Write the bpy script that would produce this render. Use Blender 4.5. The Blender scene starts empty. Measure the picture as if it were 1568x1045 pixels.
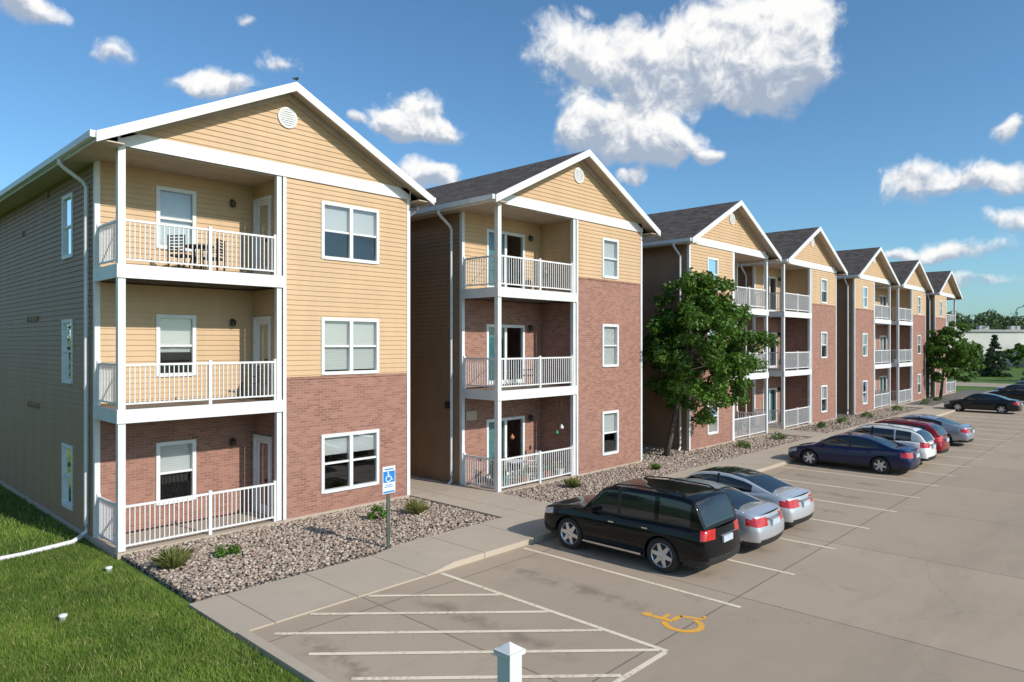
import bpy, bmesh, math, random
import numpy as np
from mathutils import Vector, Matrix
random.seed(7); rng=np.random.default_rng(7)
S=bpy.context.scene
COL=S.collection
# ------------------------------------------------------------------ camera
H=4.3; F=1065.0; CX=784; HY=527
TH=math.atan2(1010,1065)
d=Vector((math.cos(TH),math.sin(TH),0)); r=Vector((math.sin(TH),-math.cos(TH),0)); zz=Vector((0,0,1))
cam=bpy.data.cameras.new("camera"); co=bpy.data.objects.new("camera",cam); COL.objects.link(co)
co.location=(0,0,H); co.rotation_euler=(math.pi/2,0,-(math.pi/2-TH)); cam.sensor_width=36; cam.lens=36*F/1568
cam.shift_y=4.5/1568; cam.clip_end=3000; cam.clip_start=0.1; S.camera=co
S.view_settings.view_transform='Standard'; S.view_settings.look='None'; S.view_settings.exposure=0
# ------------------------------------------------------------------ node helpers
class NT:
    def __init__(s,nt): s.nt=nt; s.n=nt.nodes; s.l=nt.links
    def add(s,t,**kw):
        n=s.n.new(t)
        for k,v in kw.items(): setattr(n,k,v)
        return n
    def set(s,inp,v):
        if isinstance(v,bpy.types.NodeSocket): s.l.new(v,inp)
        elif v is not None: inp.default_value=v
    def math(s,op,a,b=None,c=None,clamp=False):
        n=s.add('ShaderNodeMath',operation=op); n.use_clamp=clamp
        s.set(n.inputs[0],a); s.set(n.inputs[1],b); s.set(n.inputs[2],c); return n.outputs[0]
    def vmath(s,op,a,b=None):
        n=s.add('ShaderNodeVectorMath',operation=op); s.set(n.inputs[0],a); s.set(n.inputs[1],b)
        return n.outputs['Value'] if op in('LENGTH','DOT_PRODUCT') else n.outputs[0]
    def mix(s,f,a,b,bt='MIX'):
        n=s.add('ShaderNodeMix',data_type='RGBA',blend_type=bt)
        s.set(n.inputs[0],f)
        s.set(n.inputs[6],a if isinstance(a,bpy.types.NodeSocket) else (*a,1)); s.set(n.inputs[7],b if isinstance(b,bpy.types.NodeSocket) else (*b,1))
        return n.outputs[2]
    def ss(s,v,lo,hi,a=0.,b=1.,kind='SMOOTHSTEP'):
        n=s.add('ShaderNodeMapRange',interpolation_type=kind); s.set(n.inputs[0],v)
        for i,x in enumerate((lo,hi,a,b)): s.set(n.inputs[i+1],x)
        return n.outputs[0]
    def noise(s,vec,scale,detail=4,rough=.5,dist=0):
        n=s.add('ShaderNodeTexNoise'); s.set(n.inputs['Vector'],vec); n.inputs['Scale'].default_value=scale
        n.inputs['Detail'].default_value=detail; n.inputs['Roughness'].default_value=rough; n.inputs['Distortion'].default_value=dist
        return n.outputs[0]
    def xyz(s,v):
        n=s.add('ShaderNodeSeparateXYZ'); s.set(n.inputs[0],v); return n.outputs
    def comb(s,x,y,z):
        n=s.add('ShaderNodeCombineXYZ'); s.set(n.inputs[0],x); s.set(n.inputs[1],y); s.set(n.inputs[2],z); return n.outputs[0]
def newmat(name):
    m=bpy.data.materials.new(name); m.use_nodes=True; t=NT(m.node_tree)
    b=t.n['Principled BSDF']; return m,t,b
def pos(t): return t.add('ShaderNodeNewGeometry').outputs['Position']
def bump(t,b,h,strength=.3,dist=.01):
    n=t.add('ShaderNodeBump'); n.inputs['Strength'].default_value=strength; n.inputs['Distance'].default_value=dist
    t.set(n.inputs['Height'],h); t.l.new(n.outputs[0],b.inputs['Normal'])
def mat(name,c1,c2=None,scale=3,rough=.6,metal=0,bmp=0,coat=0,detail=3,spec=.5):
    m,t,b=newmat(name); b.inputs['Roughness'].default_value=rough; b.inputs['Metallic'].default_value=metal
    b.inputs['Coat Weight'].default_value=coat; b.inputs['Coat Roughness'].default_value=.03
    b.inputs['Specular IOR Level'].default_value=spec
    if c2 is None: c2=tuple(x*.88 for x in c1)
    n=t.noise(pos(t),scale,detail,.6)
    f=t.ss(n,.35,.65)
    t.l.new(t.mix(f,c1,c2),b.inputs['Base Color'])
    if bmp: bump(t,b,n,bmp,.01)
    return m
def streaky(name,c1,c2,rough=.55):
    m,t,b=newmat(name); p=pos(t); x=t.xyz(p)
    v=t.comb(t.math('MULTIPLY',x[0],1.6),t.math('MULTIPLY',x[1],1.6),t.math('MULTIPLY',x[2],.35))
    n=t.noise(v,1.2,5,.6)
    pan=t.math('FRACT',t.math('MULTIPLY',t.math('FLOOR',t.math('MULTIPLY',x[2],8.0)),.371))
    f=t.math('ADD',t.ss(n,.3,.7,0,.75),t.math('MULTIPLY',pan,.25))
    t.l.new(t.mix(f,c1,c2),b.inputs['Base Color']); b.inputs['Roughness'].default_value=rough
    b.inputs['Specular IOR Level'].default_value=.3
    bump(t,b,t.noise(p,60,2),.1,.002)
    return m
M={}
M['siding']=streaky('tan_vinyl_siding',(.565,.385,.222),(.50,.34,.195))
M['siding_side']=streaky('tan_vinyl_siding_shaded',(.34,.205,.12),(.28,.17,.10))  # same siding in darker tan: shade of the side walls painted into the colour
M['white']=mat('white_trim',(.70,.70,.69),(.63,.63,.62),2,.45)
M['rail']=mat('white_railing',(.72,.72,.71),(.66,.66,.65),3,.4)
M['soffit']=mat('soffit',(.48,.39,.30),(.42,.34,.26),2,.6)
M['deckunder']=mat('deck_board',(.22,.17,.13),(.16,.125,.10),6,.8)
M['inner']=mat('interior_wall',(.30,.27,.24),(.25,.22,.2),2,.8)
M['dark']=mat('dark_fixture',(.03,.025,.02),None,5,.4)
# brick
def brickmat():
    m,t,b=newmat('red_brick'); p=pos(t); x=t.xyz(p)
    v=t.comb(t.math('ADD',x[0],x[1]),x[2],0.0)
    n=t.add('ShaderNodeTexBrick'); t.l.new(v,n.inputs['Vector']); n.inputs['Scale'].default_value=1
    n.inputs['Brick Width'].default_value=.19; n.inputs['Row Height'].default_value=.064; n.inputs['Mortar Size'].default_value=.006
    n.inputs['Mortar Smooth'].default_value=.2; n.inputs['Bias'].default_value=-.1
    n.inputs['Color1'].default_value=(.35,.165,.118,1); n.inputs['Color2'].default_value=(.20,.088,.064,1); n.inputs['Mortar'].default_value=(.33,.25,.205,1)
    nb=t.noise(p,.9,4,.6); c=t.mix(t.ss(nb,.3,.7,0,.4),n.outputs[0],(.33,.175,.132))
    c=t.mix(t.ss(t.noise(p,45,2),.55,.75,0,.35),c,(.2,.08,.06))
    t.l.new(c,b.inputs['Base Color']); b.inputs['Roughness'].default_value=.85; b.inputs['Specular IOR Level'].default_value=.3
    bump(t,b,t.math('SUBTRACT',1.0,n.outputs['Fac']),.5,.006); return m
M['brick']=brickmat()
def roofmat():
    m,t,b=newmat('asphalt_shingle'); p=pos(t); x=t.xyz(p)
    v=t.comb(x[1],t.math('MULTIPLY',x[2],1.0),0.0)
    n=t.add('ShaderNodeTexBrick'); t.l.new(v,n.inputs['Vector']); n.inputs['Scale'].default_value=1
    n.inputs['Brick Width'].default_value=.26; n.inputs['Row Height'].default_value=.062; n.inputs['Mortar Size'].default_value=.004
    n.inputs['Color1'].default_value=(.06,.05,.045,1); n.inputs['Color2'].default_value=(.15,.125,.108,1); n.inputs['Mortar'].default_value=(.03,.026,.024,1)
    c=t.mix(t.ss(t.noise(p,1.2,5,.6),.3,.7,0,.4),n.outputs[0],(.08,.065,.056))
    t.l.new(c,b.inputs['Base Color']); b.inputs['Roughness'].default_value=.95; b.inputs['Specular IOR Level'].default_value=.2
    bump(t,b,t.noise(p,80,2),.5,.01); return m
M['roof']=roofmat()
def glassmat():
    m,t,b=newmat('window_glass'); t.n.remove(b)
    o=t.n['Material Output']; f=t.add('ShaderNodeFresnel'); f.inputs[0].default_value=1.6
    tr=t.add('ShaderNodeBsdfTransparent'); tr.inputs[0].default_value=(.80,.83,.83,1)
    g=t.add('ShaderNodeBsdfGlossy'); g.inputs['Roughness'].default_value=.02; g.inputs[0].default_value=(.92,.95,1,1)
    nb=t.add('ShaderNodeBump'); nb.inputs['Strength'].default_value=.08; nb.inputs['Distance'].default_value=.02
    t.l.new(t.noise(pos(t),2.2,1),nb.inputs['Height']); t.l.new(nb.outputs[0],g.inputs['Normal'])
    mx=t.add('ShaderNodeMixShader'); t.l.new(t.math('ADD',f.outputs[0],.05,clamp=True),mx.inputs[0]); t.l.new(tr.outputs[0],mx.inputs[1]); t.l.new(g.outputs[0],mx.inputs[2])
    t.l.new(mx.outputs[0],o.inputs[0]); return m
M['glass']=glassmat()
def blindmat():
    m,t,b=newmat('window_blind'); x=t.xyz(pos(t)); fr=t.math('FRACT',t.math('MULTIPLY',x[2],24.0))
    c=t.mix(t.ss(fr,.0,.35),(.36,.37,.37),(.60,.61,.60)); t.l.new(c,b.inputs['Base Color']); b.inputs['Roughness'].default_value=.6; return m
M['blind']=blindmat()
M['curtain']=mat('teal_curtain',(.10,.30,.30),(.07,.22,.22),9,.9)
# concrete
def concrete(name,c1,c2,jx,jy,jw=.012,ox=0,oy=0,cracks=.2,bays=False):
    m,t,b=newmat(name); p=pos(t); x=t.xyz(p)
    n1=t.noise(p,.25,5,.6); n2=t.noise(p,2.5,5,.65); n3=t.noise(p,40,3,.7)
    c=t.mix(t.ss(n1,.3,.7),c1,c2)
    c=t.mix(t.ss(n2,.48,.75,0,.3),c,tuple(v*.80 for v in c1))
    c=t.mix(t.ss(n3,.35,.7,0,.35),c,tuple(v*1.12 for v in c1))
    n4=t.noise(t.comb(t.math('MULTIPLY',x[0],.12),t.math('MULTIPLY',x[1],.5),0.0),3,4,.65)
    c=t.mix(t.ss(n4,.52,.74,0,.3),c,tuple(v*.74 for v in c2))
    sp=t.noise(p,1.1,3,.5); c=t.mix(t.ss(sp,.68,.76,0,.3),c,tuple(v*.5 for v in c1))
    if bays:
        wn=t.add('ShaderNodeTexWhiteNoise'); wn.noise_dimensions='2D'
        t.l.new(t.comb(t.math('FLOOR',t.math('SUBTRACT',t.math('DIVIDE',t.math('ADD',x[0],ox),jx),.5)),t.math('FLOOR',t.math('SUBTRACT',t.math('DIVIDE',t.math('ADD',x[1],oy),jy),.5)),0.0),wn.inputs['Vector'])
        c=t.mix(t.math('MULTIPLY',wn.outputs[0],.38),c,tuple(v*.78 for v in c2))
        bx=t.math('ABSOLUTE',t.math('SUBTRACT',t.math('FRACT',t.math('DIVIDE',t.math('SUBTRACT',x[0],10.8),2.22)),.5))
        oil=t.math('MULTIPLY',t.ss(bx,.16,.0),t.math('MULTIPLY',t.ss(x[1],5.6,6.6),t.ss(x[1],9.8,8.6)))
        oil=t.math('MULTIPLY',oil,t.ss(n2,.40,.62,0,.55)); c=t.mix(oil,c,tuple(v*.35 for v in c1))
        tk=t.math('MULTIPLY',t.ss(t.math('ABSOLUTE',t.math('SUBTRACT',t.math('ABSOLUTE',t.math('SUBTRACT',x[1],1.0)),1.6)),.9,.2),t.ss(n4,.33,.6,0,.28)); c=t.mix(tk,c,tuple(v*.6 for v in c1))
    wob=t.math('MULTIPLY',t.math('SUBTRACT',n2,.5),.02)
    def line(co,o,per):
        fr=t.math('FRACT',t.math('DIVIDE',t.math('ADD',t.math('ADD',co,wob),o),per))
        return t.math('LESS_THAN',t.math('ABSOLUTE',t.math('SUBTRACT',fr,.5)),jw/per)
    jl=t.math('MAXIMUM',line(x[0],ox,jx),line(x[1],oy,jy))
    v=t.add('ShaderNodeTexVoronoi',feature='DISTANCE_TO_EDGE'); v.voronoi_dimensions='2D'; v.inputs['Scale'].default_value=.12
    pw=t.vmath('ADD',p,t.comb(t.math('MULTIPLY',n2,1.2),t.math('MULTIPLY',n1,2.5),0.0)); t.l.new(pw,v.inputs['Vector'])
    cr=t.math('MULTIPLY',t.math('LESS_THAN',v.outputs['Distance'],.0011),cracks)
    j=t.math('MAXIMUM',t.math('MULTIPLY',jl,.62),cr)
    c=t.mix(j,c,(.09,.075,.06)); t.l.new(c,b.inputs['Base Color']); b.inputs['Roughness'].default_value=.9
    b.inputs['Specular IOR Level'].default_value=.2
    bump(t,b,t.math('SUBTRACT',n3,t.math('MULTIPLY',jl,2.0)),.25,.006); return m
M['lot']=concrete('parking_lot_concrete',(.42,.335,.25),(.365,.29,.218),4.44,4.1,.014,-.15,.8,.2,True)
M['walk']=concrete('sidewalk_concrete',(.46,.385,.30),(.39,.325,.255),1.5,40.,.012,0,3,0)
M['slab']=concrete('slab_concrete',(.46,.38,.30),(.40,.33,.26),50,50,.001,0,0,0)
def paint(name,c,wear):
    m,t,b=newmat(name); n=t.noise(pos(t),14,5,.75); n2=t.noise(pos(t),1.3,3)
    f=t.ss(t.math('ADD',n,t.math('MULTIPLY',t.math('SUBTRACT',n2,.5),.5)),.50,.66,0,wear)
    t.l.new(t.mix(f,c,(.40,.315,.235)),b.inputs['Base Color']); b.inputs['Roughness'].default_value=.8; return m
M['pwhite']=paint('road_paint_white',(.76,.65,.49),.65); M['pyel']=paint('road_paint_yellow',(.78,.38,.035),.4)
def rockmat():
    m,t,b=newmat('river_rock'); g=t.add('ShaderNodeNewGeometry'); n=t.add('ShaderNodeValToRGB'); t.l.new(g.outputs['Random Per Island'],n.inputs[0])
    e=n.color_ramp.elements; e[0].color=(.16,.12,.095,1); e[1].color=(.56,.48,.39,1); e[0].position=0; e[1].position=1
    for p_,c_ in((.25,(.30,.23,.18,1)),(.5,(.35,.24,.18,1)),(.75,(.41,.34,.27,1))):
        q=e.new(p_); q.color=c_
    c=t.mix(t.ss(t.noise(g.outputs['Position'],30,2),.4,.7,0,.3),n.outputs[0],(.2,.16,.13))
    t.l.new(c,b.inputs['Base Color']); b.inputs['Roughness'].default_value=.8; return m
M['rock']=rockmat()
def gravelsheet():
    m,t,b=newmat('gravel_bed'); p=pos(t); v=t.add('ShaderNodeTexVoronoi'); v.inputs['Scale'].default_value=14; t.l.new(p,v.inputs['Vector'])
    c=t.mix(t.ss(v.outputs['Distance'],.2,.7),v.outputs['Color'],(.06,.05,.04))
    hs=t.add('ShaderNodeHueSaturation'); hs.inputs['Saturation'].default_value=.12; hs.inputs['Value'].default_value=.5; t.l.new(c,hs.inputs['Color'])
    c=t.mix(.8,hs.outputs[0],(.9,.76,.62),'MULTIPLY')
    t.l.new(c,b.inputs['Base Color']); b.inputs['Roughness'].default_value=.9
    bump(t,b,t.math('SUBTRACT',1.0,v.outputs['Distance']),.8,.03); return m
M['gravel']=gravelsheet()
def grassmat(blade):
    m,t,b=newmat('grass_blade' if blade else 'grass_ground'); g=t.add('ShaderNodeNewGeometry'); p=g.outputs['Position']
    n=t.noise(p,.45,5,.65); n2=t.noise(p,12,3,.7); n3=t.noise(p,2.6,4,.65)
    c=t.mix(t.ss(n,.38,.62),(.045,.10,.012),(.13,.21,.026))
    c=t.mix(t.ss(n3,.42,.68,0,.55),c,(.17,.225,.045))
    x=t.xyz(p); mow=t.math('SINE',t.math('MULTIPLY',t.math('ADD',x[0],t.math('MULTIPLY',x[1],.35)),5.2)); c=t.mix(t.ss(mow,-.4,.4,0,.22),c,(.05,.10,.012))
    if blade:
        c=t.mix(t.math('MULTIPLY',g.outputs['Random Per Island'],.45),c,(.20,.27,.05))
        c=t.mix(t.math('GREATER_THAN',g.outputs['Random Per Island'],.95),c,(.36,.31,.14))
    else: c=t.mix(t.ss(n2,.4,.7,0,.5),c,(.05,.075,.016))
    t.l.new(c,b.inputs['Base Color']); b.inputs['Roughness'].default_value=.7; b.inputs['Specular IOR Level'].default_value=.2
    if not blade: bump(t,b,n2,.6,.04)
    return m
M['grass']=grassmat(False); M['blade']=grassmat(True)
def leafmat(name,c1,c2,c3):
    m,t,b=newmat(name); g=t.add('ShaderNodeNewGeometry'); rp=g.outputs['Random Per Island']
    n=t.noise(g.outputs['Position'],1.2,2)
    c=t.mix(t.ss(n,.35,.65),c1,c2); c=t.mix(t.math('MULTIPLY',rp,.5),c,c3)
    t.l.new(c,b.inputs['Base Color']); b.inputs['Roughness'].default_value=.5; b.inputs['Specular IOR Level'].default_value=.35
    tr=t.add('ShaderNodeBsdfTranslucent'); t.l.new(t.mix(.5,c,(.2,.3,.03)),tr.inputs[0])
    mx=t.add('ShaderNodeMixShader'); mx.inputs[0].default_value=.25; t.l.new(b.outputs[0],mx.inputs[1]); t.l.new(tr.outputs[0],mx.inputs[2]); t.l.new(mx.outputs[0],t.n['Material Output'].inputs[0])
    return m
M['leaf']=leafmat('tree_leaf',(.038,.10,.011),(.07,.16,.016),(.12,.22,.026))
M['needle']=leafmat('spruce_needle',(.02,.045,.025),(.03,.06,.035),(.05,.08,.055))
M['farleaf']=leafmat('distant_leaf',(.05,.085,.03),(.08,.115,.045),(.11,.135,.06))
M['dryleaf']=leafmat('ornamental_grass',(.16,.20,.05),(.26,.26,.08),(.36,.33,.14))
M['bark']=mat('bark',(.11,.085,.065),(.06,.045,.035),14,.9,0,.8)
# ------------------------------------------------------------------ mesh helpers
class MB:
    def __init__(s): s.v=[]; s.f=[]; s.m=[]; s.mats=[]
    def mi(s,k):
        mm=M[k] if isinstance(k,str) else k
        if mm not in s.mats: s.mats.append(mm)
        return s.mats.index(mm)
    def face(s,pts,k):
        b=len(s.v); s.v+= [tuple(p) for p in pts]; s.f.append(tuple(range(b,b+len(pts)))); s.m.append(s.mi(k))
    def hexa(s,c,k):
        b=len(s.v); s.v+=[tuple(p) for p in c]; i=s.mi(k)
        for f in((0,3,2,1),(4,5,6,7),(0,1,5,4),(1,2,6,5),(2,3,7,6),(3,0,4,7)):
            s.f.append(tuple(b+q for q in f)); s.m.append(i)
    def box(s,x0,x1,y0,y1,z0,z1,k,P=None):
        c=[(x0,y0,z0),(x1,y0,z0),(x1,y1,z0),(x0,y1,z0),(x0,y0,z1),(x1,y0,z1),(x1,y1,z1),(x0,y1,z1)]
        if P: c=[P(*q) for q in c]
        s.hexa(c,k)
    def tube(s,path,radii,k,seg=8,cap=True):
        path=[Vector(p) for p in path]; i=s.mi(k); rings=[]
        for j,p in enumerate(path):
            a=path[max(j-1,0)]; c=path[min(j+1,len(path)-1)]; t=(c-a).normalized()
            u=t.cross(Vector((0,0,1)) if abs(t.z)<.9 else Vector((1,0,0))).normalized(); w=t.cross(u)
            rr=radii[j] if hasattr(radii,'__len__') else radii
            b=len(s.v)
            for q in range(seg):
                an=2*math.pi*q/seg; s.v.append(tuple(p+u*math.cos(an)*rr+w*math.sin(an)*rr))
            rings.append(b)
        for a,b in zip(rings[:-1],rings[1:]):
            for q in range(seg):
                s.f.append((a+q,a+(q+1)%seg,b+(q+1)%seg,b+q)); s.m.append(i)
        if cap:
            s.f.append(tuple(rings[0]+q for q in range(seg))[::-1]); s.m.append(i); s.f.append(tuple(rings[-1]+q for q in range(seg))); s.m.append(i)
    def lathe(s,prof,center,axis,k,seg=24):
        ax=Vector(axis).normalized(); u=ax.cross(Vector((0,0,1)) if abs(ax.z)<.9 else Vector((1,0,0))).normalized(); w=ax.cross(u); c=Vector(center); i=s.mi(k); rings=[]
        for h,rr in prof:
            rings.append(len(s.v))
            for q in range(seg):
                an=2*math.pi*q/seg; s.v.append(tuple(c+ax*h+(u*math.cos(an)+w*math.sin(an))*max(rr,1e-4)))
        for a,b in zip(rings[:-1],rings[1:]):
            for q in range(seg):
                s.f.append((a+q,a+(q+1)%seg,b+(q+1)%seg,b+q)); s.m.append(i)
    def obj(s,name,parent=None,smooth=False,weld=False):
        me=bpy.data.meshes.new(name); me.from_pydata(s.v,[],s.f); 
        for mm in s.mats: me.materials.append(mm)
        me.polygons.foreach_set('material_index',s.m)
        if weld:
            bm=bmesh.new(); bm.from_mesh(me); bmesh.ops.remove_doubles(bm,verts=bm.verts,dist=.0008); bmesh.ops.recalc_face_normals(bm,faces=bm.faces); bm.to_mesh(me); bm.free()
        if smooth: me.polygons.foreach_set('use_smooth',[True]*len(me.polygons))
        me.update(); o=bpy.data.objects.new(name,me); COL.objects.link(o)
        if parent: o.parent=parent
        return o
def empty(name,loc=(0,0,0),rot=0,sc=1):
    e=bpy.data.objects.new(name,None); COL.objects.link(e); e.location=loc; e.rotation_euler=(0,0,rot); e.scale=(sc,)*3; e.empty_display_size=.3; return e
def npmesh(name,V,Fc,mats,parent=None,smooth=False):
    me=bpy.data.meshes.new(name); k=Fc.shape[1]
    me.vertices.add(len(V)); me.vertices.foreach_set('co',V.astype(np.float32).ravel())
    me.loops.add(Fc.size); me.loops.foreach_set('vertex_index',Fc.astype(np.int32).ravel())
    me.polygons.add(len(Fc)); me.polygons.foreach_set('loop_start',(np.arange(len(Fc))*k).astype(np.int32))
    for mm in mats: me.materials.append(mm)
    if smooth: me.polygons.foreach_set('use_smooth',np.ones(len(Fc),bool))
    me.update(calc_edges=True); me.validate(); o=bpy.data.objects.new(name,me); COL.objects.link(o)
    if parent: o.parent=parent
    return o
def subtract(a0,a1,hs):
    out=[(a0,a1)]
    for h0,h1 in hs:
        n=[]
        for x0,x1 in out:
            if h1<=x0 or h0>=x1: n.append((x0,x1)); continue
            if h0>x0: n.append((x0,h0))
            if h1<x1: n.append((h1,x1))
        out=n
    return out
def wall(mb,P,a0,a1,z0,z1,holes,k,lap=.122,lip=.018,clip=None):
    zs={z0,z1}
    for h in holes:
        for q in(h[2],h[3]):
            if z0<q<z1: zs.add(q)
    if lap:
        n=math.ceil(z0/lap+1e-6)
        while n*lap<z1: zs.add(n*lap); n+=1
    zs=sorted(zs)
    for za,zb in zip(zs[:-1],zs[1:]):
        if zb-za<1e-5: continue
        mid=(za+zb)/2; hs=[(h[0],h[1]) for h in holes if h[2]<mid<h[3]]
        if lap:
            base=math.floor(mid/lap)*lap; oa=lip*(1-(za-base)/lap); ob=lip*(1-(zb-base)/lap)
        else: oa=ob=0
        for x0,x1 in subtract(a0,a1,hs):
            xa0,xa1,xb0,xb1=x0,x1,x0,x1
            if clip:
                ha,hb=clip(za),clip(zb)
                xa0,xa1=max(x0,ha[0]),min(x1,ha[1]); xb0,xb1=max(x0,hb[0]),min(x1,hb[1])
                if xa1<=xa0: continue
                if xb1<xb0: xb0=xb1=(xa0+xa1)/2
            mb.face([P(xa0,oa,za),P(xa1,oa,za),P(xb1,ob,zb),P(xb0,ob,zb)],k)
            if lap and abs(za-base)<1e-4: mb.face([P(xa0,0,za),P(xa1,0,za),P(xa1,oa,za),P(xa0,oa,za)],k)
# ------------------------------------------------------------------ building
W=7.35; SP=3.56; FL=2.95; DP=17.0; ZE=8.40; ZR=10.46; CTR=W/2; OV=.50
def window(fr,gl,P,a0,a1,z0,z1,dbl=False,blind=None,rnd=random):
    o0,o1=-.09,.035; w=.055
    B=lambda *q:fr.box(*q,'white',P)
    B(a0-.03,a0+w,o0,o1,z0-.02,z1+.03); B(a1-w,a1+.03,o0,o1,z0-.02,z1+.03)
    B(a0+w,a1-w,o0,o1,z1-w,z1+.03); B(a0+w,a1-w,o0,o1+.01,z0-.03,z0+w)
    zm=(z0+z1)/2
    spans=[(a0+w,a1-w)]
    if dbl:
        am=(a0+a1)/2; B(am-.05,am+.05,o0,o1,z0+w,z1-w); spans=[(a0+w,am-.05),(am+.05,a1-w)]
    for s0,s1 in spans:
        B(s0,s1,o0+.01,o1-.03,zm-.025,zm+.025)
        gl.face([P(s0,-.03,z0+w),P(s1,-.03,z0+w),P(s1,-.03,zm-.025),P(s0,-.03,zm-.025)],'glass')
        gl.face([P(s0,-.015,zm+.025),P(s1,-.015,zm+.025),P(s1,-.015,z1-w),P(s0,-.015,z1-w)],'glass')
        c=rnd.choice([1,1,.55,.5,.75]) if blind is None else blind
        if c>0:
            zb=z1-w-(z1-z0-2*w)*c; fr.face([P(s0,-.085,zb),P(s1,-.085,zb),P(s1,-.085,z1-w),P(s0,-.085,z1-w)],'blind')
def railing(mb,P,a0,a1,z,posts=(),o=0.0):
    B=lambda *q:mb.box(*q,'rail',P)
    B(a0,a1,o-.025,o+.025,z+.88,z+.925); B(a0,a1,o-.018,o+.018,z+.09,z+.125)
    n=max(2,round((a1-a0)/.098)); st=(a1-a0)/n
    for i in range(1,n): B(a0+i*st-.0095,a0+i*st+.0095,o-.0095,o+.0095,z+.125,z+.88)
    for p in posts: B(p-.035,p+.035,o-.035,o+.035,z+.0,z+.97)
def building(x0,y0,mirror,first=False,rich=True,seed=0):
    rnd=random.Random(seed)
    E=empty('apartment_building',(x0,y0,0))
    T=(lambda u,y,z:(W-u,y,z)) if mirror else (lambda u,y,z:(u,y,z))
    PF=lambda a,o,z:T(a,-o,z)
    PB=lambda a,o,z:T(a,1.5-o,z)
    PS=lambda a,o,z:T(SP-o,a,z)
    PL=lambda a,o,z:T(0-o,a,z)
    PR=lambda a,o,z:T(W+o,a,z)
    PK=lambda a,o,z:T(a,DP+o,z)
    sid=MB(); bri=MB(); tr=MB(); gl=MB(); rf=MB(); rl=MB(); dk=MB()
    bt=3.5 if first else 6.47
    fw=(4.62,6.30) if first else (4.98,5.86)
    zw=[(.58,2.0),(3.55,4.94),(6.45,7.85)]
    if not first: zw[2]=(6.55,7.85)
    fh=[(fw[0],fw[1],a,b) for a,b in zw]
    wall(bri,PF,SP,W,0,bt,fh,'brick',lap=None)
    bri.box(SP+.09,W-.09,.0,.022,bt-.06,bt,'brick',PF)
    wall(sid,PF,SP,W,bt,8.3,fh,'siding')
    sl=(ZR-ZE)/(CTR+OV)
    clip=lambda z:((z-(ZE-.1))/sl-OV, W-((z-(ZE-.1))/sl-OV))
    wall(sid,PF,0,W,8.58,ZR-.1,[],'siding',clip=clip)
    tr.box(-.03,W+.03,.018,.045,8.3,8.60,'white',PF)
    sid.box(0,W,-.14,.016,8.31,8.62,'siding',PF)
    for f in range(3):
        zf=f*FL; zt=zf+2.69 if f<2 else 8.3; z_0=zf if f else 0
        isb=(f==0) if first else (f<2)
        k='brick' if isb else 'siding'; mb=bri if isb else sid; lap=None if isb else .122
        if first:
            bh=[(1.26,2.10,zf+.62,zf+2.0)]; dh=[(.58,1.38,zf+.06,zf+1.98)]
        else:
            bh=[(1.04,2.70,zf+.08,zf+1.92)]; dh=[]
        wall(mb,PB,0,SP,z_0,zt,bh,k,lap=lap); wall(mb,PS,0,1.5,z_0,zt,dh,k,lap=lap)
        if first:
            window(tr,gl,PB,*bh[0],blind=[.5,.62,1][f])
            a0,a1,z0,z1=dh[0]
            B=lambda *q:tr.box(*q,'white',PS)
            B(a0-.06,a0+.03,-.06,.04,z0,z1+.05); B(a1-.03,a1+.06,-.06,.04,z0,z1+.05); B(a0+.03,a1-.03,-.06,.04,z1-.02,z1+.05)
            B(a0+.03,a0+.15,-.05,.0,z0,z1-.02); B(a1-.15,a1-.03,-.05,.0,z0,z1-.02); B(a0+.15,a1-.15,-.05,.0,z0,z0+.25); B(a0+.15,a1-.15,-.05,.0,z1-.14,z1-.02)
            gl.face([PS(a0+.15,-.02,z0+.25),PS(a1-.15,-.02,z0+.25),PS(a1-.15,-.02,z1-.14),PS(a0+.15,-.02,z1-.14)],'glass')
            dk.box(a0+.17,a0+.20,.0,.06,z0+.85,z0+.92,'dark',PS)
        else:
            a0,a1,z0,z1=bh[0]; am=(a0+a1)/2
            B=lambda *q:tr.box(*q,'white',PB)
            B(a0-.04,a0+.05,-.09,.03,z0,z1+.04); B(a1-.05,a1+.04,-.09,.03,z0,z1+.04); B(a0+.05,a1-.05,-.09,.03,z1-.05,z1+.04); B(a0+.05,a1-.05,-.09,.03,z0,z0+.05)
            B(am-.05,am+.05,-.08,.01,z0+.05,z1-.05)
            B(a0+.05,am-.05,-.07,0,z0+.05,z0+.13); B(am+.05,a1-.05,-.07,0,z0+.05,z0+.13)
            gl.face([PB(a0+.05,-.03,z0+.13),PB(am-.05,-.03,z0+.13),PB(am-.05,-.03,z1-.05),PB(a0+.05,-.03,z1-.05)],'glass')
            gl.face([PB(am+.05,-.04,z0+.13),PB(a1-.05,-.04,z0+.13),PB(a1-.05,-.04,z1-.05),PB(am+.05,-.04,z1-.05)],'glass')
            ck='curtain' if rnd.random()<.6 else 'blind'
            e=rnd.choice([.35,.5,.9])
            n=14; 
            for i in range(n):
                q0=a0+.05+(a1-a0-.1)*e*i/n; q1=a0+.05+(a1-a0-.1)*e*(i+1)/n
                tr.face([PB(q0,-.12-.03*(i%2),z0+.05),PB(q1,-.12-.03*((i+1)%2),z0+.05),PB(q1,-.12-.03*((i+1)%2),z1-.05),PB(q0,-.12-.03*(i%2),z1-.05)],ck)
        fx=2.98 if not first else 3.0
        dk.lathe([(0,.03),(.03,.05),(.05,.05),(.06,.02)],PB(fx,.0,zf+1.93),(0,-1,0),'dark',10)
        dk.lathe([(-.1,.03),(-.08,.06),(.03,.07),(.07,.03)],PB(fx,.1,zf+1.88),(0,0,1),'dark',10)
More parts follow.
